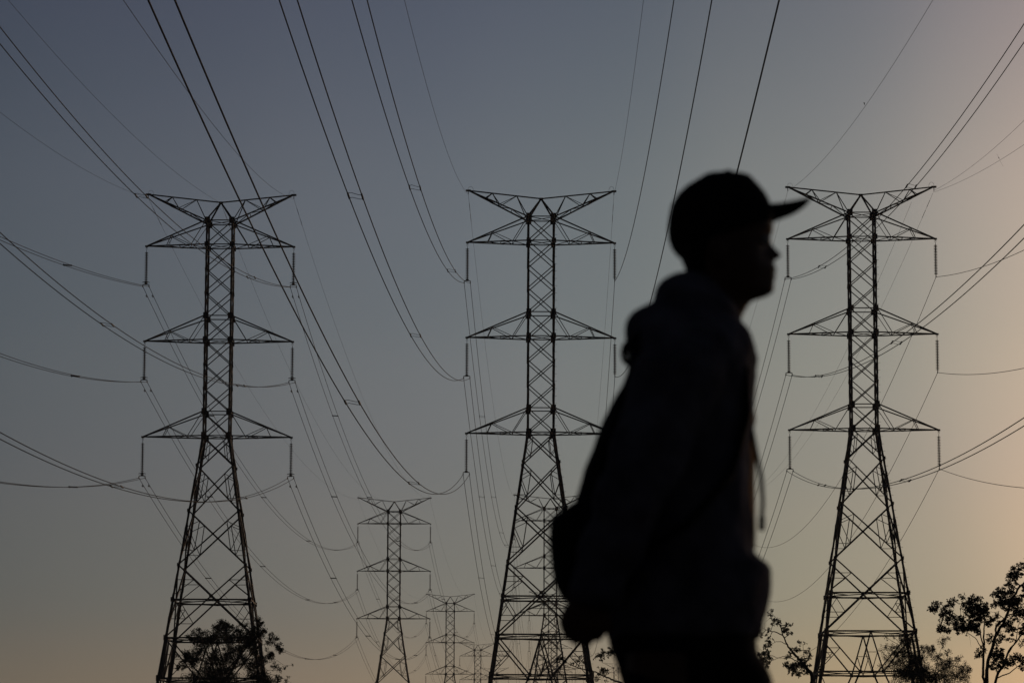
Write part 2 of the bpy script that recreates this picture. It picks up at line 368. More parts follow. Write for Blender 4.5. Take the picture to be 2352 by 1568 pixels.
# ------------------------------------------------------------------ insulator strings
def make_string(kind):
    root = empty('insulator_string')
    b = MB(); b.tube([(-.05, 0, -.14), (-.06, 0, -.26), (0, 0, -.36), (.06, 0, -.26), (.05, 0, -.14)], .015, 5); b.bar((0, 0, -.34), (0, 0, -.56), .035)
    b.build('hanger', STEEL, root)
    b = MB(); n = 19; pitch = (2.72 if kind != 'single' else 2.56)/n; z = -.52; prof = []
    for i in range(n):
        prof += [(.042, z), (.048, z-.036), (.150, z-.054), (.154, z-.080), (.048, z-.088), (.038, z-pitch+.005)]; z -= pitch
    prof.append((.03, z-.06))
    b.rings([[(r*math.cos(2*math.pi*j/12), r*math.sin(2*math.pi*j/12), zz) for j in range(12)] for r, zz in prof])
    b.build('disc_stack', GLASSY, root, True)
    zb = z-.04
    if kind == 'single':
        b = MB(); b.bar((0, 0, zb+.02), (0, 0, zb-.12), .06, .08); b.bar((0, -.16, zb-.14), (0, .16, zb-.14), .07, .07); b.build('clamp', STEEL, root)
        return root, zb-.14
    b = MB(); b.bar((-.27, 0, zb), (.27, 0, zb), .03, .06); b.bar((-.12, 0, zb+.05), (.12, 0, zb+.05), .03, .07)
    b.build('yoke_plate', STEEL, root)
    if kind == 'horned':
        b = MB(); b.tube([(-.3, -.02, zb+.16), (-.24, 0, zb+.2), (.24, 0, zb+.2), (.3, -.02, zb+.16)], .03, 6); b.bar((-.05, 0, zb+.17), (.05, 0, zb+.17), .12, .14); b.build('arcing_horn', STEEL, root)
    for s in (-1, 1):
        b = MB(); b.bar((s*.26, 0, zb), (s*.26, 0, zb-.14), .05); b.bar((s*.26, -.16, zb-.17), (s*.26, .16, zb-.17), .085, .09); b.build('clamp', STEEL, root)
    return root, zb-.17
STR = {k: make_string(k) for k in ('twin', 'horned', 'single')}
for k in STR: kids(STR[k][0])
used = set(); LV = ['upper', 'middle', 'lower']; SD = {-1: 'left', 1: 'right'}
def pyl(row, i): return f'{RANK[i]} {row}-row pylon'
ATT = {}
for row in ROWS:
    for i in range(5):
        for li, (zb, _) in enumerate(ARM):
            for s in (-1, 1):
                k = 'horned' if row == 'left' else ('twin' if s < 0 else 'single')
                rt, dz = STR[k]
                if k in used: o = copy_tree(rt)
                else: o = rt; used.add(k)
                p = tw(row, i, s*6.2, 0, zb); o.location = p; o.rotation_euler = (0, 0, TOW[(row, i)][1])
                tag(o, f'ribbed insulator string hanging from the {LV[li]} {SD[s]} arm of the {pyl(row, i)}', 'insulator', 'insulator strings under the pylon arms')
                ATT[(row, i, li, s)] = p+Vector((0, 0, dz))

# ------------------------------------------------------------------ cables
def spacer_mesh(a, b_, solid):
    m = MB()
    if solid:
        m.bar(a, b_, .05, .09); m.bar(a+Vector((0, -.15, .02)), a+Vector((0, .15, -.02)), .08); m.bar(b_+Vector((0, -.15, 0)), b_+Vector((0, .15, 0)), .08)
    else:
        for dy in (-.45, .45):
            m.tube([a+Vector((0, dy, 0)), a+Vector((.12, dy*1.05, .03)), b_+Vector((-.12, dy*.95, -.01)), b_+Vector((0, dy, 0))], .011, 4)
        m.bar(a+Vector((0, -.5, 0)), a+Vector((0, .5, 0)), .06); m.bar(b_+Vector((0, -.5, 0)), b_+Vector((0, .5, 0)), .06)
    return m
def cable(fn, ya, yb, twin, label, group, spac=(), rad=.0165, dampers=(), solid=False, n=70, name=None):
    rad = rad*(1.35 if rad > .01 else 1.5); y0 = fn(ya)
    def offs(dx): return [Vector(fn(lerp(ya, yb, i/n)))+Vector((dx, 0, 0))-y0 for i in range(n+1)]
    if not twin:
        m = MB(); m.tube(offs(0), rad, 5); o = m.build(name or 'power_cable', WIRE, None, True); o.location = y0
        return tag(o, label, 'cable' if not name else 'earth wire', group)
    root = empty('twin_power_cable', y0); tag(root, label, 'cable', group)
    for dx in (-.26, .26):
        m = MB(); m.tube(offs(dx), rad, 5); m.build('conductor', WIRE, root, True)
    for y in spac:
        p = Vector(fn(y))-y0
        spacer_mesh(p+Vector((-.26, -.1, 0)), p+Vector((.26, .1, 0)), solid).build('spacer', STEEL, root)
    for y in dampers:
        for dx in (-.26, .26):
            p = Vector(fn(y))-y0+Vector((dx, 0, 0)); m = MB(); m.bar(p, p-Vector((0, 0, .14)), .04)
            m.bar(p+Vector((0, -.22, -.15)), p+Vector((0, .22, -.15)), .025)
            for e in (-1, 1): m.bar(p+Vector((0, e*.17, -.16)), p+Vector((0, e*.3, -.18)), .08)
            m.build('vibration_damper', STEEL, root)
    return root
FIT = {('left', 0, -1): (2.6, 1.375, 3.9), ('left', 1, -1): (.492, 1.412, 4.854), ('left', 2, -1): (.389, 1.404, 4.886),
       ('left', 0, 1): (-.613, 1.663, 4.76), ('left', 1, 1): (1.0, 1.633, 5.85), ('left', 2, 1): (.358, 1.606, 5.219),
       ('middle', 0, -1): (-.576, 1.684, 4.033), ('middle', 1, -1): (.017, 1.56, 4.81), ('middle', 2, -1): (-.017, 1.558, 4.81),
       ('middle', 0, 1): (-.165, 1.434, 5.174), ('middle', 1, 1): (-.267, 1.475, 5.63), ('middle', 2, 1): (-.255, 1.429, 5.015),
       ('right', 0, -1): (-.453, 1.578, 5.452), ('right', 1, -1): (.622, 1.546, 4.226), ('right', 2, -1): (.189, 1.541, 4.703),
       ('right', 0, 1): (.293, 1.604, 5.068), ('right', 1, 1): (-.012, 1.578, 4.997), ('right', 2, 1): (-.538, 1.594, 4.867)}
SPC = {('left', -1): (224, 168), ('left', 1): (222, 160), ('middle', -1): [(213.7, 151), (167.5, 117.5), (166.5, 116.6)], ('right', -1): (228, 172, 110)}
def para(A, q, F=None):
    dx, dz = (F[0]-A.x, F[1]-A.z) if F else (0, 0)      # the next pylon forward hangs its cables this much off
    return lambda y: Vector((A.x+q[0]*(y-A.y)/100+dx*(A.y-y)/190, y, A.z+q[1]*(y-A.y)/10+q[2]*(y-A.y)**2/1e4+dz*(A.y-y)/190))
FA = {('middle', 0, -1): (-7.68, 44.17), ('middle', 1, -1): (-7.75, 36.08), ('middle', 2, -1): (-7.78, 28.02), ('middle', 0, 1): (4.69, 44.62), ('middle', 1, 1): (4.68, 36.49), ('middle', 2, 1): (4.66, 28.29),
      ('left', 0, -1): (-34.75, 43.93), ('left', 1, -1): (-34.77, 35.72), ('left', 2, -1): (-34.79, 27.65), ('left', 0, 1): (-22.34, 43.87), ('left', 1, 1): (-22.34, 35.62), ('left', 2, 1): (-22.31, 27.63),
      ('right', 0, -1): (19.25, 44.59), ('right', 1, -1): (19.24, 36.4), ('right', 2, -1): (19.23, 28.35), ('right', 0, 1): (31.63, 45.01), ('right', 1, 1): (31.64, 36.85), ('right', 2, 1): (31.61, 28.73)}
def span(A, B, a):
    def fn(y):
        t = (y-A.y)/(B.y-A.y); L = B.y-A.y; P = A.lerp(B, t); P.z -= a*1e-4*L*L*t*(1-t); P.y = y; return P
    return fn
GO = 'power cables passing over the camera'; GB = 'power cables running back along the rows'
for row in ROWS:
    for li in range(3):
        for s in (-1, 1):
            twin = row == 'left' or s < 0
            kind = 'twin' if twin else 'single'
            A = ATT[(row, 0, li, s)]
            sp = SPC.get((row, s), ()); sp = sp[li] if (sp and isinstance(sp[0], tuple)) else sp
            cable(para(A, FIT[(row, li, s)], FA[(row, li, s)]), A.y, -58.0, twin, f'{kind} cable sweeping forward overhead from the {LV[li]} {SD[s]} arm of the {pyl(row, 0)}', GO, sp, .0165, (), row == 'left' and s < 0, 110)
            for i in range(4):
                A, B = ATT[(row, i, li, s)], ATT[(row, i+1, li, s)]
                n_ = [(A.y+B.y)/2+k*(B.y-A.y)*.2 for k in (-1.55, -.52, .38, 1.1)] if i == 0 else [lerp(A.y, B.y, t) for t in (.22, .5, .78)]
                if row == 'left' and i == 0: n_ = [310, 366, 431, 484]
                cable(span(A, B, 4.4 if row != 'right' else 4.8), A.y, B.y, twin,
                      f'{kind} cable running back from the {LV[li]} {SD[s]} arm of the {pyl(row, i)}', GB, n_ if i < 3 else (), .0165,
                      (A.y+2.4,) if (row == 'left' and i == 0) else (), row == 'left', 60)
EW = [('left', -6.15, Z_TIP, (-2.815, 1.639, 3.469), 'left tip'), ('left', 0, Z_PEAK, (-2.197, 1.463, 3.022), 'centre peak'), ('left', 6.15, Z_TIP, (-6.0, 1.90, 1.35), 'right tip'),
      ('middle', -6.15, Z_TIP, (-1.168, 1.81, 2.604), 'left tip'), ('middle', 6.15, Z_TIP, (.626, 1.499, 2.536), 'right tip'),
      ('right', -6.15, Z_TIP, (2.096, 1.653, 3.009), 'left tip'), ('right', 6.15, Z_TIP, (3.537, 1.542, 3.434), 'right tip')]
for row, x, z, q, w in EW:
    A = tw(row, 0, x, 0, z-(.32 if x else .05))
    cable(para(A, q), A.y, -58.0, False, f'hair-thin earth wire rising forward from the top {w} of the {pyl(row, 0)}', 'earth wires along the pylon tops', (), .0068, (), False, 110, 'earth_wire')
    for i in range(4):
        A, B = tw(row, i, x, 0, z-(.32 if x else .05)), tw(row, i+1, x, 0, z-(.32 if x else .05))
        if row == 'left' and x == 0 and i > 0: continue
        cable(span(A, B, 3.1 if x else 3.6), A.y, B.y, False, f'hair-thin earth wire running back from the top {w} of the {pyl(row, i)}', 'earth wires along the pylon tops', (), .0068, (), False, 60, 'earth_wire')
# second thin cable at the right pylon, clamped half way along its earth wire arm
A = tw('right', 0, 6.15, 0, Z_TIP-.45)
cable(para(A, (2.332, 1.653, 3.215)), A.y, -58.0, False, 'lower of two thin wires leaving the right tip of the nearest right-row pylon', 'earth wires along the pylon tops', (), .0068, (), False, 110, 'earth_wire')
A = tw('right', 0, 4.25, 0, 50.9); B = tw('right', 1, 4.25, 0, 50.9)
cable(span(A, B, 3.1), A.y, B.y, False, 'thin wire hanging under the right earth wire arm of the nearest right-row pylon', 'earth wires along the pylon tops', (), .0068, (), False, 60, 'earth_wire')
# weights and armour rods just below the pylon tops
for row, x, z, q, w in EW:
    A = tw(row, 0, x, 0, z-(.32 if x else .05)); B = tw(row, 1, x, 0, z-(.32 if x else .05)); fn = span(A, B, 3.1 if x else 3.6)
    m = MB(); P0 = fn(A.y+3.0)
    m.tube([fn(A.y+y_)-P0 for y_ in (3, 4, 5.2)], .022, 5); m.tube([fn(A.y+y_)-P0 for y_ in (6.3, 7.5, 8.8)], .022, 5)
    o = m.build('vibration_damper', STEEL); o.location = P0
    tag(o, f'short damper rods on the thin wire behind the {w} of the {pyl(row, 0)}', 'damper', 'dampers on the earth wires')

# kite scraps caught on the thin wires
def scrap(p, tail, label):
    m = MB(); rnd = random.Random(3)
    m.bar((-.025, 0, .015), (.03, 0, -.025), .03, .045); m.bar((0, 0, -.02), (.015, 0, -.07), .025, .025)
    if tail: m.tube([(-.12, 0, .25), (0, 0, 0), (.12, 0, -.3), (.3, 0, -.62)], .005, 4)
    else: m.tube([(-.01, 0, .025), (.02, 0, -.08), (.03, 0, -.12)], .007, 4)
    o = m.build('caught_scrap', CAPM); o.location = p; tag(o, label, 'scrap', 'scraps caught on the wires')
scrap(at(1985, 237, 152), False, 'tiny dark scrap caught on the thin wire rising from the right pylon left tip')
scrap(at(2294, 362, 205), True, 'tiny scrap with a trailing string caught on the thin wire at the right edge')

# ------------------------------------------------------------------ trees
def tree(name, label, Y, ox, oy, k, trunk, limbs, clusters, leaf, seed, cover=1.0, tw_r=.008, spread=1.0):
    """trunk/limbs: polylines [(x, y, radius_m)], clusters (x, y, r[, density]) in crop units of scale k"""
    rnd = random.Random(seed); sc = Y/FOC
    def P(x, y, d=0.0): return at(ox+x/k, oy+y/k, Y)+Vector((0, d, 0))
    base = P(trunk[0][0], trunk[0][1]); gz = terrain(base.x, Y)
    root = empty(name, (base.x, Y, gz)); O = Vector((base.x, Y, gz)); tag(root, label, 'tree', 'trees below the pylons')
    skel = []
    def poly(pl, dep0, mb):
        pts, rad, dep = [], [], dep0
        for i, (x, y, r) in enumerate(pl):
            pts.append(P(x, y, dep)-O); rad.append(r); dep += rnd.uniform(-.35, .35)
        # subdivide and wobble
        P2, R2 = [], []
        for i in range(len(pts)-1):
            for j in range(4):
                t = j/4; w = rad[i]*.5
                P2.append(pts[i].lerp(pts[i+1], t)+Vector((rnd.uniform(-w, w), rnd.uniform(-w, w), rnd.uniform(-w, w)))*(1 if j else 0)); R2.append(lerp(rad[i], rad[i+1], t))
        P2.append(pts[-1]); R2.append(rad[-1]); mb.tube(P2, R2, 8)
        skel.extend(zip(P2, R2))
    mb = MB(); r0_ = trunk[0][2]
    st = P(trunk[0][0], trunk[0][1])-O
    mb.tube([Vector((0, 0, -.3)), Vector((st.x*.5, 0, st.z*.5)), st], [r0_*1.5, r0_*1.15, r0_], 9)
    poly(trunk, 0, mb); mb.build('trunk', BARK, root, True)
    for l in limbs:
        mb = MB(); x, y, r = l[0]; p = P(x, y)-O
        n0 = min(skel, key=lambda q: (q[0].x-p.x)**2+(q[0].z-p.z)**2)
        poly(l, n0[0].y, mb); mb.build('limb', BARK, root, True)
    tws, lv = MB(), MB()
    for c in clusters:
        x, y, r = c[:3]; den = c[3] if len(c) > 3 else 1.0; rm = r/k*sc
        ctr = P(x, y)-O
        n0 = min(skel, key=lambda q: (q[0].x-ctr.x)**2+(q[0].z-ctr.z)**2)
        ctr.y = n0[0].y+rnd.uniform(-.5, .5)*min(1.5, rm*2)
        mid = n0[0].lerp(ctr, .5)+Vector((rnd.uniform(-.1, .1), 0, rnd.uniform(-.1, .12)))*rm
        tws.tube([n0[0], mid, ctr], [min(n0[1], tw_r*2.2), tw_r*1.3, tw_r], 4)
        area = math.pi*(r/k)**2; lu = leaf/sc
        ntot = cover*den*3.4*area/(lu*lu*.26)
        ns = max(4, int(3+(r/k)*1.1)); 
        for a in range(ns):
            th = rnd.uniform(0, 2*math.pi); rr = rm*math.sqrt(rnd.random())*1.0
            sub = ctr+Vector((rr*math.cos(th), rnd.uniform(-1, 1)*rm*.9, rr*math.sin(th)))
            tws.tube([ctr, ctr.lerp(sub, .5)+Vector((rnd.uniform(-.15, .15), 0, rnd.uniform(-.15, .15)))*rm, sub], [tw_r, tw_r*.7, tw_r*.4], 3)
            sr = rm*rnd.uniform(.20, .42)*spread
            d0 = (sub-ctr).normalized() if (sub-ctr).length > 1e-4 else Vector((0, 0, 1))
            for _ in range(max(2, int(ntot/ns*rnd.uniform(.5, 1.5)))):
                p = sub+Vector((rnd.gauss(0, .6), rnd.gauss(0, .8), rnd.gauss(0, .6)))*sr
                d = (d0*.6+Vector((rnd.uniform(-1, 1), rnd.uniform(-1, 1), rnd.uniform(-1, .6)))).normalized()
                w = d.cross(Vector((rnd.uniform(-1, 1), rnd.uniform(-1, 1), rnd.uniform(-1, 1))))
                if w.length < .01: continue
                L = leaf*rnd.uniform(.6, 1.55); w = w.normalized()*L*.29; f = d.cross(w)*.35
                lv.add([p, p+d*L*.45+w+f, p+d*L, p+d*L*.45-w+f], [(0, 1, 2), (0, 2, 3)])
    tag(tws.build('twigs', BARK, root), kind='stuff'); lv.build('crown', LEAF, root)
    return root
T = tree
# left tree, round the legs of the left pylon
T('leafy_tree', 'bushy dark tree crown around the lower legs of the tall left pylon', 150, 392, 1372, 7.5,
  [(850, 1800, 0.0990), (850, 1600, 0.0900), (840, 1450, 0.0720), (760, 1300, 0.0540), (690, 1120, 0.0405), (620, 950, 0.0315), (560, 800, 0.0225), (450, 640, 0.0108)],
  [[(845, 1500, 0.0630), (1000, 1300, 0.0495), (1150, 1080, 0.0405), (1240, 900, 0.0360), (1330, 780, 0.0270), (1430, 640, 0.0180), (1540, 430, 0.0090)],
   [(840, 1400, 0.0540), (850, 1200, 0.0405), (760, 950, 0.0315), (690, 860, 0.0180), (740, 700, 0.0162), (850, 500, 0.0090)],
   [(1050, 1230, 0.0360), (1230, 1130, 0.0270), (1400, 900, 0.0225), (1560, 810, 0.0135), (1700, 740, 0.0090), (1850, 840, 0.0063)],
   [(1100, 1450, 0.0360), (1300, 1380, 0.0270), (1560, 1280, 0.0180), (1690, 1230, 0.0108), (1850, 1240, 0.0063)],
   [(1300, 1350, 0.0270), (1500, 1250, 0.0180), (1640, 1110, 0.0099), (1815, 1070, 0.0081), (1930, 1150, 0.0054), (2090, 1150, 0.0045)],
   [(1500, 1280, 0.0180), (1660, 1290, 0.0108), (1800, 1340, 0.0090), (1960, 1390, 0.0063), (2070, 1460, 0.0045)],
   [(700, 1150, 0.0315), (520, 1080, 0.0180), (400, 1000, 0.0135), (240, 980, 0.0072)], [(740, 1280, 0.0270), (480, 1250, 0.0180), (330, 1200, 0.0090), (170, 1200, 0.0063)],
   [(800, 1400, 0.0270), (600, 1380, 0.0180), (400, 1400, 0.0108), (220, 1370, 0.0063)], [(1240, 900, 0.0180), (1150, 700, 0.0135), (1060, 520, 0.0090)], [(620, 950, 0.0180), (430, 850, 0.0108), (300, 710, 0.0063)]],
  [(860, 430, 75), (760, 500, 80), (900, 490, 60), (1060, 520, 75, .8), (1130, 580, 60, .7), (430, 620, 75, .8), (500, 580, 55, .8), (610, 600, 55, .6), (300, 700, 50), (400, 730, 50), (850, 640, 140), (1000, 680, 110),
   (700, 700, 80), (1220, 480, 50, .35), (1330, 500, 45, .6), (1200, 650, 90), (1330, 680, 110), (1430, 640, 100), (1520, 390, 45), (1560, 450, 45), (1500, 520, 60), (1580, 620, 80), (1500, 720, 90), (1620, 600, 45), (1740, 650, 60, .8), (1690, 760, 50, .7),
   (1800, 690, 35), (1830, 810, 55), (1870, 880, 50), (1640, 880, 25), (1860, 930, 15), (1680, 1000, 70), (1725, 970, 40), (1620, 1060, 50), (230, 970, 60), (360, 950, 100), (320, 1010, 80), (550, 790, 110, .8), (480, 740, 80), (640, 740, 70), (160, 1200, 55), (215, 1130, 55),
   (350, 1110, 90, .8), (450, 1010, 80, .7), (520, 930, 70, .7), (770, 960, 80), (1000, 900, 90, .8), (1150, 900, 90), (1300, 850, 120), (1420, 900, 90), (1050, 1050, 120), (700, 1120, 130, .8), (900, 1150, 140, .9), (1450, 1100, 120, .6), (1220, 1060, 100, .8),
   (600, 1320, 150), (800, 1380, 170), (1000, 1380, 160), (430, 1390, 110, .8), (1350, 1250, 120, .7), (1500, 1330, 120), (1560, 1400, 110), (1780, 1170, 60, .5), (1880, 1230, 45, .45), (1950, 1180, 35, .4), (1830, 1380, 60, .9), (1780, 1430, 50, .6), (1960, 1440, 40, .3), (2010, 1350, 30, .3), (2080, 1150, 30, .25),
   (1650, 1420, 70), (210, 1370, 45, .3), (330, 1410, 55, .5), (80, 980, 35, .5), (60, 760, 50, .25), (150, 740, 30, .3)], .056, 11, 1.15, .009, 1.55)
# tree right of the man
T('leafy_tree', 'slanting tree limb with leaf clumps between the man hip and the right pylon leg', 110, 1740.5, 1364.2, 7.69,
  [(960, 1850, 0.0800), (955, 1568, 0.0720), (950, 1390, 0.0680), (870, 1260, 0.0600), (790, 1160, 0.0520), (715, 1070, 0.0440), (620, 950, 0.0360), (560, 870, 0.0288), (475, 700, 0.0240), (440, 520, 0.0160), (370, 380, 0.0088), (310, 290, 0.0048)],
  [[(475, 700, 0.0208), (340, 640, 0.0176), (230, 622, 0.0128), (130, 560, 0.0064)], [(560, 870, 0.0160), (450, 805, 0.0104), (370, 800, 0.0080), (290, 842, 0.0048)],
   [(740, 1170, 0.0200), (600, 1100, 0.0152), (480, 1080, 0.0104), (370, 1110, 0.0096), (220, 1180, 0.0072)], [(850, 1150, 0.0160), (830, 1000, 0.0088), (820, 880, 0.0064), (755, 850, 0.0040)],
   [(870, 1260, 0.0240), (700, 1280, 0.0160), (560, 1240, 0.0080)], [(950, 1390, 0.0160), (1100, 1290, 0.0096), (1210, 1200, 0.0048)], [(370, 1110, 0.0064), (250, 1060, 0.0048), (180, 1080, 0.0040)], [(160, 560, 0.0048), (155, 470, 0.0040), (220, 410, 0.0032)]],
  [(300, 230, 25), (250, 290, 32), (290, 340, 22), (370, 400, 28), (320, 450, 42, .9), (400, 440, 42), (300, 510, 22), (450, 500, 22), (520, 570, 42), (580, 495, 32), (635, 510, 22), (550, 620, 48), (610, 660, 32), (490, 620, 22), (235, 600, 38), (180, 680, 22),
   (215, 780, 48), (240, 830, 42), (170, 890, 38), (260, 880, 22), (240, 735, 22), (310, 755, 6), (775, 850, 32), (735, 800, 14), (850, 850, 20, .4), (680, 950, 48), (750, 980, 32), (620, 1010, 38), (560, 1080, 32), (505, 1110, 22), (890, 1000, 38, .6), (940, 960, 20), (970, 1060, 32),
   (880, 1150, 38), (920, 1110, 32), (790, 1150, 50), (560, 1250, 65), (640, 1250, 75), (740, 1240, 65), (495, 1240, 20), (620, 1330, 60), (700, 1360, 55), (740, 1425, 28), (860, 1370, 40), (800, 1330, 42), (850, 1300, 42), (555, 1390, 16), (640, 1400, 20), (160, 1010, 48), (210, 1020, 30), (130, 1110, 70),
   (200, 1130, 45), (150, 1200, 70), (60, 1150, 60), (170, 1280, 32), (245, 1125, 24), (1150, 1250, 38, .5), (1200, 1200, 24, .5), (60, 1040, 40), (40, 640, 40), (90, 700, 30), (900, 1230, 50), (820, 1210, 50)], .052, 5, 1.0)
# fine-leaved bush tree round the right pylon foot
T('feathery_tree', 'fine-leaved spreading tree behind the right leg of the tall right pylon', 140, 2038.4, 1223, 4.544,
  [(565, 1800, 0.0660), (540, 1620, 0.0605), (500, 1530, 0.0550), (400, 1440, 0.0440), (330, 1360, 0.0330), (260, 1280, 0.0220), (200, 1220, 0.0110)],
  [[(490, 1520, 0.0275), (490, 1440, 0.0193), (510, 1300, 0.0121), (560, 1180, 0.0066), (620, 1110, 0.0033)], [(400, 1440, 0.0165), (380, 1320, 0.0110), (350, 1220, 0.0066), (420, 1180, 0.0033)],
   [(510, 1540, 0.0220), (600, 1500, 0.0165), (720, 1470, 0.0099), (830, 1430, 0.0039)], [(330, 1360, 0.0165), (200, 1400, 0.0110), (60, 1380, 0.0055)], [(490, 1440, 0.0110), (600, 1390, 0.0077), (700, 1330, 0.0039)]],
  [(180, 1120, 60, .9), (250, 1100, 50), (60, 1200, 55, .6), (120, 1250, 65, .8), (200, 1240, 80), (80, 1350, 75, .8), (170, 1380, 85), (250, 1400, 90), (330, 1430, 90), (260, 1500, 90), (180, 1470, 80), (300, 1340, 60), (200, 1150, 60), (330, 1280, 50), (400, 1200, 45), (450, 1220, 45), (480, 1195, 32), (560, 1150, 45, .5), (600, 1110, 40, .4), (640, 1100, 18, .4), (620, 1255, 35, .7), (690, 1330, 50, .8), (740, 1310, 32, .7),
   (600, 1370, 55, .7), (550, 1380, 55, .7), (650, 1400, 65, .7), (790, 1400, 50, .9), (830, 1430, 40, .8), (780, 1460, 65, .7), (520, 1470, 75), (400, 1490, 85), (450, 1550, 85), (300, 1480, 95), (600, 1500, 85), (700, 1520, 75, .8), (800, 1540, 55, .7), (110, 1500, 75, .9), (20, 1280, 45, .4), (10, 1400, 45, .4),
   (-60, 1420, 55, .35), (-40, 1300, 45, .35), (-70, 1230, 28, .25), (380, 1300, 38, .6), (460, 1300, 50, .6), (530, 1290, 40, .6), (300, 1180, 30, .5), (-30, 1180, 40, .4), (-10, 1090, 30, .3), (60, 1080, 30, .3)], .040, 21, .62, .008, 1.3)
# big tree at the right edge
T('leafy_tree', 'open-crowned forked tree with separate leaf clumps at the right edge', 80, 2038.4, 1223, 4.544,
  [(990, 1900, 0.0550), (995, 1700, 0.0523), (1002, 1500, 0.0468), (1025, 1300, 0.0413), (1090, 1100, 0.0385), (1180, 920, 0.0358), (1230, 730, 0.0303), (1310, 590, 0.0275), (1430, 508, 0.0231), (1560, 400, 0.0165), (1640, 280, 0.0083)],
  [[(990, 1620, 0.0385), (975, 1480, 0.0330), (968, 1250, 0.0275), (985, 1050, 0.0193), (970, 890, 0.0110), (940, 800, 0.0055)], [(1095, 1080, 0.0275), (1100, 980, 0.0275), (1180, 910, 0.0275)],
   [(968, 1200, 0.0193), (920, 1080, 0.0154), (915, 930, 0.0099), (880, 780, 0.0050)], [(950, 1215, 0.0110), (880, 1110, 0.0099), (800, 1070, 0.0077), (740, 1000, 0.0066)], [(900, 1060, 0.0110), (800, 980, 0.0099), (720, 910, 0.0088), (640, 840, 0.0066), (510, 792, 0.0033)], [(720, 910, 0.0066), (718, 790, 0.0050), (740, 700, 0.0028)],
   [(1190, 890, 0.0193), (1300, 850, 0.0143), (1440, 780, 0.0110), (1560, 740, 0.0055)], [(1040, 1780, 0.0385), (1110, 1500, 0.0330), (1180, 1360, 0.0275), (1230, 1240, 0.0231), (1350, 1110, 0.0193), (1450, 1010, 0.0165), (1580, 900, 0.0083)],
   [(1215, 1280, 0.0165), (1310, 1130, 0.0121), (1345, 970, 0.0083), (1440, 890, 0.0044)], [(1100, 1525, 0.0165), (1250, 1470, 0.0143), (1370, 1380, 0.0110), (1500, 1290, 0.0055)], [(1310, 600, 0.0110), (1370, 520, 0.0066), (1400, 380, 0.0044)], [(1230, 730, 0.0110), (1150, 690, 0.0055), (1060, 690, 0.0033)],
   [(1180, 920, 0.0110), (1100, 850, 0.0055), (1000, 830, 0.0033)], [(1420, 900, 0.0066), (1380, 840, 0.0044), (1330, 700, 0.0033)], [(800, 1075, 0.0033), (808, 1150, 0.0022), (808, 1220, 0.0011)]],
  [(410, 810, 25), (450, 785, 38), (490, 750, 22), (440, 830, 26), (560, 820, 42, .8), (540, 870, 32), (620, 770, 42, .8), (650, 740, 28, .7), (600, 860, 42, .7), (520, 900, 30, .6), (520, 1000, 32), (560, 1020, 35), (500, 1030, 20), (590, 1040, 22), (620, 930, 50, .9), (680, 930, 48), (700, 1000, 48), (760, 960, 60),
   (740, 690, 40, .3), (830, 730, 48), (800, 800, 60), (850, 820, 70), (880, 750, 48), (900, 870, 60), (860, 920, 48), (915, 700, 22), (960, 800, 48), (1000, 830, 40), (1010, 870, 22), (830, 1010, 58), (880, 1030, 40), (780, 1040, 40), (690, 1060, 20), (930, 970, 18), (1080, 670, 30, .8), (1045, 665, 18), (1060, 760, 30, .8), (1140, 640, 48),
   (1180, 690, 65), (1200, 620, 48), (1130, 740, 50), (1170, 780, 48, .9), (1240, 450, 52), (1205, 500, 42), (1290, 470, 40), (1175, 560, 20), (1250, 540, 28, .8), (1240, 405, 22), (1310, 365, 24), (1375, 380, 40, .9), (1400, 345, 30), (1420, 190, 24), (1428, 250, 26), (1430, 300, 34), (1392, 330, 30), (1480, 160, 60), (1420, 415, 30), (1320, 680, 58), (1380, 640, 58), (1300, 760, 60), (1370, 750, 68), (1420, 700, 48),
   (1040, 930, 40), (1090, 900, 38, .8), (1030, 960, 28), (1110, 960, 28), (1230, 940, 48, .8), (1300, 900, 48), (1350, 870, 30), (1210, 1000, 42), (1280, 1040, 32), (1380, 1000, 32), (1410, 1040, 34), (1040, 1110, 40, .8), (1150, 1100, 50, .5), (1100, 1160, 42, .6), (960, 1230, 30), (920, 1260, 32), (905, 1300, 20), (1130, 1255, 42), (1080, 1300, 42),
   (1130, 1330, 50), (1100, 1380, 52), (1180, 1370, 48), (1060, 1400, 28), (1240, 1370, 28), (1290, 1330, 40), (1360, 1310, 42), (1410, 1330, 44), (1400, 1410, 28), (1380, 1160, 35, .45), (1250, 1120, 35, .4), (1480, 430, 80), (1530, 600, 90), (1560, 780, 100), (1500, 950, 80), (1600, 1000, 100), (1550, 1150, 80), (1500, 320, 70), (1620, 660, 90), (1640, 300, 80), (1500, 1290, 60)], .050, 31, 1.1)
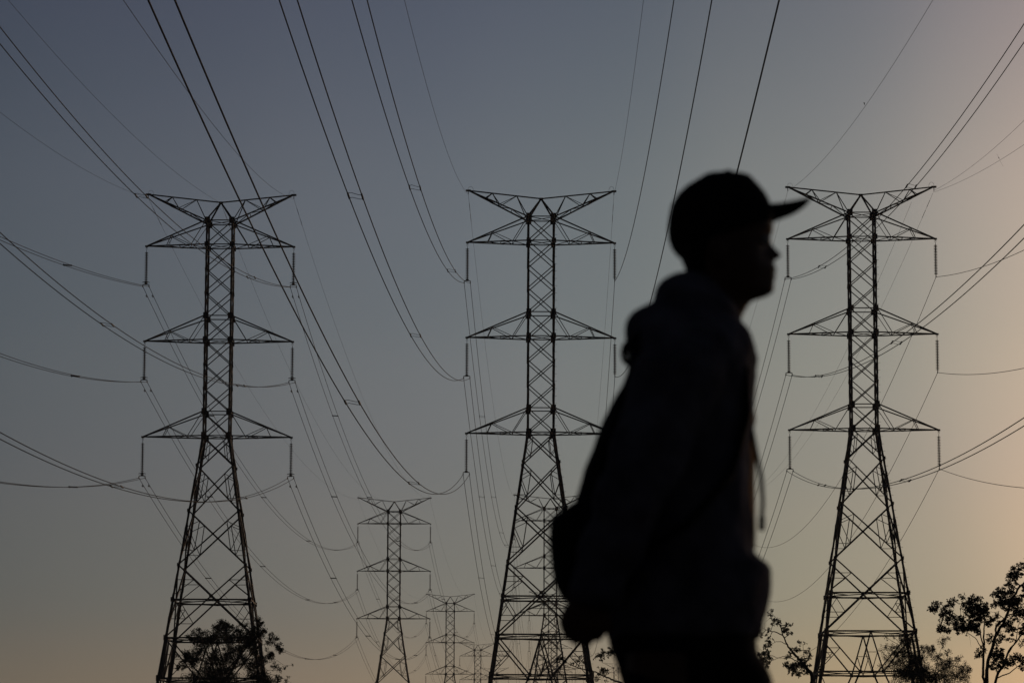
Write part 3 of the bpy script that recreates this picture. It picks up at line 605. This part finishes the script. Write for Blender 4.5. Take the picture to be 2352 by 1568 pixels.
# tree whose branch crosses the gap under the man's hand
T('leafy_tree', 'low tree with a long branch crossing the gap under the man hand', 130, 1332.8, 1395.5, 9.088,
  [(1300, 1950, 0.0960), (1250, 1750, 0.0800), (1050, 1640, 0.0560), (850, 1568, 0.0440), (680, 1500, 0.0360), (550, 1450, 0.0320), (400, 1370, 0.0280), (320, 1330, 0.0256), (180, 1300, 0.0224), (0, 1262, 0.0200), (-200, 1180, 0.0176), (-330, 1100, 0.0096), (-420, 1010, 0.0048)],
  [[(1250, 1750, 0.0400), (1050, 1350, 0.0320), (900, 1150, 0.0240), (760, 1000, 0.0176), (640, 950, 0.0096), (540, 945, 0.0048), (440, 1000, 0.0032)], [(-20, 1262, 0.0112), (-300, 1230, 0.0080), (-560, 1110, 0.0048)], [(420, 1380, 0.0080), (400, 1280, 0.0048), (360, 1240, 0.0032)]],
  [(430, 980, 60), (475, 900, 38), (450, 1060, 45), (345, 990, 35), (515, 920, 24), (280, 1060, 24, .3), (605, 820, 32), (620, 900, 48), (600, 1000, 38, .8), (700, 900, 70), (500, 1340, 75, .8), (475, 1290, 38, .7), (390, 1370, 38, .6), (560, 1330, 38, .7), (380, 1250, 22, .3), (350, 1450, 55, .4), (320, 1500, 40, .3), (550, 1530, 40, .3),
   (-400, 1010, 50), (-440, 1070, 50), (-350, 1080, 55, .8), (-300, 1110, 40), (-30, 1060, 38, .8), (-90, 1080, 38, .7), (60, 1120, 22), (20, 1010, 22, .5), (-500, 1100, 30, .4), (-180, 1150, 40, .4)], .055, 41, .95)

# ------------------------------------------------------------------ the man
YM = 6.3
def PM(u, v, y=YM): p = at(u, v, y); return p
def ring(ub, vb, uf, vf, hwid, n=36, p=0.85, bump=None, yc=YM, ybow=0.0):
    a, c = PM(ub, vb), PM(uf, vf); out_ = []
    for j in range(n):
        t = 2*math.pi*j/n; ct, st = math.cos(t), math.sin(t)
        f = .5+.5*math.copysign(abs(ct)**p, ct); y = math.copysign(abs(st)**p, st)*hwid
        q = a.lerp(c, f); q.y = yc+y
        if bump and ct > 0:
            ex, w = bump; q.x += ex*math.exp(-(y/w)**2)*(1 if ct > 0 else 0)
        out_.append(q)
    return out_
base = PM(1600, 1500); MAN = Vector((base.x, YM, 0))
man = empty('person', MAN)
tag(man, 'man in silhouette wearing a baseball cap and hooded jacket, walking to the right', 'person')
def local(mb): mb.v = [(x-MAN.x, y-MAN.y, z-MAN.z) for x, y, z in mb.v]; return mb
U = YM/FOC
# feet and legs (below the frame, mid stride)
hipR, kneeR, ankR = PM(1530, 1500, YM-.10), Vector((PM(1520, 1850).x, YM-.10, .50)), Vector((PM(1400, 1850).x, YM-.10, .13))
hipL, kneeL, ankL = PM(1640, 1500, YM+.10), Vector((PM(1762, 1850).x, YM+.10, .49)), Vector((PM(1830, 1850).x, YM+.10, .09))
shR, elR, wrR = PM(1585, 800, YM-.20), PM(1462, 1110, YM-.25), PM(1358, 1372, YM-.22)
shL, elL, wrL = PM(1600, 800, YM+.20), PM(1600, 1130, YM+.26), PM(1690, 1340, YM+.12)
b = MB()
HEAD = [(415, 1612, 1728, 1728, .040, .05), (440, 1578, 1748, 1748, .060, .05), (480, 1556, 1762, 1764, .071, .05), (516, 1549, 1764, 1778, .074, .045), (531, 1549, 1762, 1776.7, .074, .04), (549, 1551, 1757, 1770.5, .074, .013),
        (562, 1556, 1756, 1775.5, .073, .011), (574, 1562, 1756, 1787, .072, .013), (585, 1566, 1756, 1798, .071, .016), (593, 1569, 1756, 1794, .070, .017), (598, 1571, 1757, 1779, .069, .02), (606, 1574, 1758, 1778, .068, .025), (616, 1579, 1759, 1787, .067, .027), (622, 1582, 1759, 1786, .066, .027),
        (627, 1584, 1758, 1777.5, .065, .027), (636, 1588, 1757, 1785.7, .063, .026), (646, 1591, 1754, 1780, .061, .026), (659, 1595, 1750, 1780.7, .058, .03), (670, 1598, 1745, 1778, .054, .034), (679, 1600, 1735, 1768, .051, .035), (684, 1601, 1722, 1752, .050, .04), (688, 1602, 1712, 1737, .050, .04), (691, 1602, 1702, 1727, .050, .045),
        (702, 1600, 1696, 1719, .051, .05), (716, 1598, 1690, 1711, .053, .05), (735, 1594, 1684, 1701, .056, .05), (765, 1585, 1690, 1700, .064, .06)]
b.rings([ring(ub, v, uf, v, h, bump=((ua-uf)*U, w)) for v, ub, uf, ua, h, w in HEAD])
TORSO = [(745, 1540, 1690, .10), (775, 1480, 1700, .17), (810, 1478, 1705, .19), (900, 1485, 1705, .18), (1050, 1490, 1700, .165), (1200, 1485, 1700, .155), (1350, 1470, 1710, .165), (1460, 1450, 1715, .17), (1560, 1470, 1715, .15)]
b.rings([ring(ub, v, uf, v, h) for v, ub, uf, h in TORSO])
for h_, k_, a_ in ((hipR, kneeR, ankR), (hipL, kneeL, ankL)):
    b.tube([h_, h_.lerp(k_, .5), k_, k_.lerp(a_, .35)+Vector((-.012, 0, 0)), a_], [.080, .070, .050, .048, .034], 14)
    b.tube([a_+Vector((-.03, 0, -.02)), a_+Vector((.05, 0, -.04)), a_+Vector((.16, 0, -.06))], [.035, .035, .025], 10)
for h_, k_, a_ in ((shR, elR, wrR), (shL, elL, wrL)):
    b.tube([h_, h_.lerp(k_, .5), k_, k_.lerp(a_, .4), a_], [.052, .046, .038, .036, .026], 12)
for sy in (-1, 1):   # ears
    e = PM(1652, 575, YM+sy*.073); b.ball(e, .016, .009, .030); b.ball(e+Vector((-.004, sy*.004, .006)), .018, .007, .020)
# right hand: palm and five fingers, relaxed curl
def hand(w, tipdir, yo, flip, knk, mb):
    """knk: list of (u, v) joints for the curl of the middle finger; w wrist"""
    pal = PM(knk[0][0], knk[0][1], yo)
    mb.tube([w, w.lerp(pal, .35), w.lerp(pal, .8), pal], [(.024, .021), (.037, .020), (.040, .018), (.034, .013)], 14)
    for i, (dy, L) in enumerate(((-.030, .92), (-.010, 1.03), (.010, 1.0), (.029, .82))):
        pts = []
        for j, (u, v) in enumerate(knk):
            p = PM(u, v, yo+dy*(1-.08*j)); p = pal.lerp(p, 1) if j == 0 else pts[-1]+(PM(u, v, yo)-PM(*knk[j-1], yo))*L
            if j == 0: p = PM(u, v, yo+dy); p.z += .004*(1.5-abs(i-1.5))
            pts.append(p)
        mb.tube([pts[0].lerp(w, .12)]+pts, [.0105, .0105, .010, .0090, .0075][:len(pts)+1], 10)
wR = wrR
yh = YM-.215
b.tube([PM(1356, 1376, yh), PM(1350, 1395, yh), PM(1344, 1415, yh), PM(1338, 1436, yh), PM(1337, 1452, yh)], [(.024, .032), (.022, .042), (.020, .047), (.017, .049), (.012, .045)], 16)
for (u1, v1), (u2, v2), ln in (((1302, 1438), (1303, 1455), .8), ((1322, 1446), (1321, 1470), .95), ((1345, 1450), (1346, 1477), 1.0), ((1369, 1444), (1373, 1462), .92)):
    k1, k2 = PM(u1, v1, yh), PM(u2, v2, yh)
    b.tube([k1.lerp(PM(1350, 1395, yh), .3), k1, k2+Vector((0, .010, 0)), k2+Vector((.003, .034*ln, .006)), k2+Vector((.006, .048*ln, .024*ln))], [.011, .0115, .0108, .0098, .0080], 10)
b.tube([PM(1368, 1398, yh), PM(1386, 1416, yh+.010), PM(1396, 1434, yh+.016), PM(1396, 1452, yh+.022)], [.017, .015, .013, .0095], 10)
hand(wrL, None, YM+.10, 1, [(1725, 1362), (1740, 1372), (1742, 1390), (1730, 1400)], b)
b.tube([PM(1700, 1345, YM+.08), PM(1722, 1345, YM+.07), PM(1740, 1355, YM+.07)], [.013, .011, .008], 10)
body = local(b).build('body', SKIN, man, remesh=.0052)
for sy in (-1, 1):
    e = MB(); e.ball(PM(1760, 551, YM+sy*.031), .011, .012, .011); local(e).build('eye', EYE, man, True)
b = MB()
b.rings([ring(ub, v, uf, v, h) for v, ub, uf, h in ((520, 1542, 1650, .074), (545, 1545, 1660, .077), (570, 1553, 1655, .077), (583, 1560, 1640, .075), (597, 1566, 1635, .071), (614, 1573, 1632, .066), (634, 1580, 1640, .055))])
local(b).build('hair', HAIR, man, True, fixn=True)
b = MB()
b.rings([ring(*r_[:4], r_[4], p=.92) for r_ in ((1655, 397, 1695, 396, .014), (1618, 402, 1723, 405, .046), (1606, 410, 1730, 412, .056), (1576, 428, 1744, 427, .067), (1556, 447, 1757, 443, .076), (1542, 470, 1767, 460, .081),
         (1536, 498, 1771, 476, .084), (1533, 525, 1774, 488, .085), (1535, 550, 1776, 498, .085), (1541, 568, 1777, 504, .084), (1555, 588, 1777, 509, .081))])
b.ball(PM(1672, 396), .010, .010, .006)
cap = local(b).build('cap', CAPM, man, True, fixn=True)
b = MB(); nu, nv = 12, 16
top = [(1760, 465), (1790, 464), (1815, 461), (1840, 457), (1862, 453)]
def visor(s, t):
    y = s*.080; k_ = math.sqrt(max(0, 1-(s*.96)**2)); x = t*4; i = min(3, int(x)); f = x-i
    u = lerp(top[i][0], top[i+1][0], f); v = lerp(top[i][1], top[i+1][1], f)
    u = 1752+(u-1752)*(.12+.88*k_); v = v+30*abs(s)**1.6+3*(1-t)
    return PM(u, v, YM)+Vector((0, y, 0))
for side in (0, 1):
    for i in range(nu+1):
        for j in range(nv+1):
            p = visor(j/nv*2-1, i/nu); p.z -= side*.005; b.v.append(tuple(p))
m_ = (nu+1)*(nv+1)
for i in range(nu):
    for j in range(nv):
        q = i*(nv+1)+j; b.f.append((q, q+1, q+nv+2, q+nv+1)); b.f.append((q+m_, q+nv+1+m_, q+nv+2+m_, q+1+m_))
edge = [i*(nv+1) for i in range(nu+1)]+[nu*(nv+1)+j for j in range(1, nv+1)]+[i*(nv+1)+nv for i in range(nu-1, -1, -1)]+list(range(nv-1, 0, -1))
for i in range(len(edge)): a_, c_ = edge[i], edge[(i+1) % len(edge)]; b.f.append((a_, c_, c_+m_, a_+m_))
local(b).build('visor', CAPM, cap, True, fixn=True)
# hooded jacket
b = MB()
JK = [(722, 1475, 1700, .115), (740, 1451, 1702, .16), (756, 1446, 1711, .19), (785, 1448, 1722, .215), (821, 1452, 1733, .225), (853, 1456, 1737, .22), (900, 1460, 1733, .21), (960, 1462, 1725, .205), (1040, 1462, 1720, .20), (1101, 1458, 1722, .195), (1181, 1448, 1725, .19), (1253, 1436, 1731, .19),
      (1277, 1432, 1737, .19), (1291, 1428, 1753, .19), (1303, 1424, 1768, .19), (1361, 1408, 1769, .19), (1400, 1398, 1765, .19), (1421, 1394, 1758, .185), (1450, 1388, 1749, .18), (1470, 1392, 1743, .17)]
b.rings([ring(ub, v, uf, v, h, p=.9) for v, ub, uf, h in JK])
rndf = random.Random(9)
def sleeve(a, c, d, rs):
    pts, rad = [], []
    seg = [(a, c)]*4+[(c, d)]*5
    for i in range(10):
        p = a.lerp(c, i/4) if i <= 4 else c.lerp(d, (i-4)/5)
        k_ = lerp(rs[0], rs[1], i/4) if i <= 4 else lerp(rs[1], rs[2], (i-4)/5)
        pts.append(p); rad.append(k_*(1+(.09 if i % 2 else -.03)))
    b.tube(pts, rad, 16)
sleeve(PM(1580, 810, YM-.165), elR, PM(1362, 1360, YM-.22), (.088, .070, .050)); sleeve(PM(1600, 810, YM+.165), elL, PM(1680, 1325, YM+.13), (.088, .070, .050))
b.tube([PM(1372, 1335, YM-.22), PM(1366, 1368, YM-.22), PM(1358, 1394, YM-.22)], [.056, .058, .044], 14)
jacket = local(b).build('jacket', HOOD, man, remesh=.008)
b = MB()     # hood lying on the shoulders
HD = [(628, 1560, 1596, .035), (633, 1542, 1615, .055), (640, 1528, 1630, .075), (649, 1515, 1645, .088), (664, 1505, 1660, .098), (682, 1501, 1672, .104), (694, 1501, 1682, .112), (702, 1488, 1690, .12), (710, 1470, 1694, .13), (722, 1448, 1698, .14), (738, 1437, 1700, .15), (762, 1434, 1704, .16), (785, 1436, 1706, .16), (800, 1446, 1706, .15)]
b.rings([ring(ub, v, uf, v, h, p=.95) for v, ub, uf, h in HD])
b.tube([PM(1530, 668, YM-.10), PM(1600, 680, YM-.115), PM(1660, 705, YM-.10), PM(1690, 735, YM-.05)], [.022, .024, .022, .016], 10)
b.tube([PM(1530, 668, YM+.10), PM(1600, 680, YM+.115), PM(1660, 705, YM+.10), PM(1690, 735, YM+.05)], [.022, .024, .022, .016], 10)
local(b).build('hood', HOOD, jacket, remesh=.007)
b = MB(); b.tube([PM(1716, 925, YM-.02), PM(1727, 985, YM-.02), PM(1737, 1040, YM-.025), PM(1748, 1095, YM-.03), PM(1752, 1150, YM-.03), PM(1749, 1195, YM-.03)], [.0048]*6, 8)
b.tube([PM(1750, 1186, YM-.03), PM(1749, 1218, YM-.03)], [.0065, .0065], 8)
local(b).build('drawstring', CORD, jacket, True)
b = MB()
rs = []
for v, ua, uc in ((880, 1728, 1736), (905, 1724, 1735), (930, 1720, 1732), (965, 1716, 1736), (990, 1714, 1730), (1015, 1714, 1732), (1060, 1714, 1735), (1110, 1714, 1734), (1160, 1716, 1735), (1225, 1722, 1736), (1260, 1725, 1735)):
    A_, B_ = PM(ua, v), PM(uc, v); rs.append([A_+Vector((0, -.004, 0)), B_+Vector((0, -.002, 0)), B_+Vector((0, .002, 0)), A_+Vector((0, .004, 0))])
b.rings(rs); local(b).build('lining_edge', LINING, jacket, fixn=True)
# trousers
b = MB()
b.rings([ring(ub, v, uf, v, h, p=.9) for v, ub, uf, h in ((1440, 1398, 1738, .165), (1472, 1396, 1738, .172), (1490, 1401, 1739, .172), (1505, 1408, 1742, .172), (1520, 1414, 1754, .17), (1535, 1419, 1765, .168), (1560, 1424, 1774, .165), (1600, 1440, 1782, .15))])
for h_, k_, a_, uc in ((hipR, kneeR, ankR, 1530), (hipL, kneeL, ankL, 1668)):
    b.tube([PM(uc-8, 1520, h_.y)+Vector((0, 0, 0)), PM(uc, 1600, h_.y).lerp(k_, .4), k_, k_.lerp(a_, .4), a_.lerp(k_, .12)], [.070, .092, .072, .062, .052], 16)
local(b).build('trousers', TROU, man, remesh=.010)
for a_, tilt in ((ankR, .35), (ankL, -.1)):
    b = MB(); f = Vector((math.cos(tilt), 0, -math.sin(tilt))); n_ = Vector((math.sin(tilt), 0, math.cos(tilt)))
    s0 = a_+n_*-.02
    b.tube([s0-f*.07-n_*.035, s0-f*.02-n_*.02, s0+f*.06-n_*.035, s0+f*.14-n_*.045, s0+f*.19-n_*.05], [(.035, .035), (.043, .052), (.046, .042), (.045, .030), (.025, .018)], 14)
    b.tube([s0-f*.09-n_*.072, s0+f*.05-n_*.074, s0+f*.19-n_*.072], [(.034, .011), (.044, .011), (.034, .011)], 12)
    local(b).build('shoe', SHOE, man, True)
def folds(o, size, strength):
    t = bpy.data.textures.new('folds', 'CLOUDS'); t.noise_scale = size; t.noise_depth = 2
    d = o.modifiers.new('folds', 'DISPLACE'); d.texture = t; d.strength = strength; d.mid_level = .5; d.texture_coords = 'LOCAL'
folds(jacket, .075, .022)
# backpack
bag = empty('backpack', PM(1380, 1380)); tag(bag, 'dark slouching backpack hanging low on the back of the man in the cap', 'backpack')
MAN_ = MAN; MAN = Vector(bag.location)
b = MB()
BG = [(775, 1440, 1500, .07), (790, 1436, 1505, .10), (830, 1443, 1512, .125), (857, 1439, 1515, .13), (885, 1427, 1518, .135), (917, 1411, 1520, .14), (949, 1395, 1520, .14), (989, 1375, 1518, .145), (1033, 1359, 1512, .145), (1077, 1343, 1506, .15), (1117, 1331, 1500, .15), (1153, 1321, 1496, .15), (1200, 1312, 1490, .15),
      (1250, 1306, 1482, .15), (1300, 1304, 1474, .15), (1345, 1306, 1466, .14), (1372, 1314, 1455, .13), (1388, 1330, 1430, .10)]
b.rings([ring(ub, v, uf, v, h, p=.8) for v, ub, uf, h in BG]); bagb = local(b).build('main_compartment', BAGM, bag, remesh=.009); folds(bagb, .10, .012)
b = MB()
b.rings([ring(ub, v, uf, v, h, p=.75) for v, ub, uf, h in ((1160, 1314, 1350, .11), (1173, 1296, 1350, .12), (1186, 1273, 1350, .125), (1198, 1263, 1350, .13), (1245, 1261, 1350, .13), (1290, 1265, 1350, .13), (1325, 1270, 1350, .13), (1350, 1277, 1350, .125), (1372, 1292, 1350, .115), (1388, 1312, 1350, .10))])
local(b).build('front_pocket', BAGM, bag, remesh=.007)
for sy in (-1, 1):
    b = MB(); b.tube([PM(1462, 800, YM+sy*.09), PM(1500, 745, YM+sy*.12), PM(1580, 728, YM+sy*.14), PM(1660, 760, YM+sy*.135), PM(1712, 850, YM+sy*.12), PM(1716, 960, YM+sy*.13), PM(1680, 1090, YM+sy*.17), PM(1580, 1200, YM+sy*.20), PM(1470, 1270, YM+sy*.16)],
        [(.028, .007)]*9, 10); local(b).build('shoulder_strap', BAGM, bag, True)
b = MB(); b.tube([PM(1450, 785), PM(1437, 797), PM(1432, 812), PM(1435, 826), PM(1450, 838)], [(.013, .010), (.013, .009), (.012, .007), (.012, .007), (.012, .008)], 8); local(b).build('grab_handle', BAGM, bag, True)
MAN = MAN_


# ------------------------------------------------------------------ dusk haze
b = MB(); b.box((0, 650, 39), 500, 1640, 84)
hz = b.build('haze', GROUND, fixn=True); hz.data.materials.clear()
hm = bpy.data.materials.new('haze_air'); hm.use_nodes = True; t = hm.node_tree; t.nodes.clear()
o_ = t.nodes.new('ShaderNodeOutputMaterial'); pv = t.nodes.new('ShaderNodeVolumePrincipled'); pv.inputs['Density'].default_value = HAZE
pv.inputs['Color'].default_value = (0.8, 0.8, 0.8, 1); pv.inputs['Anisotropy'].default_value = 0.5
t.links.new(pv.outputs[0], o_.inputs['Volume']); hz.data.materials.append(hm)
tag(hz, kind='stuff')
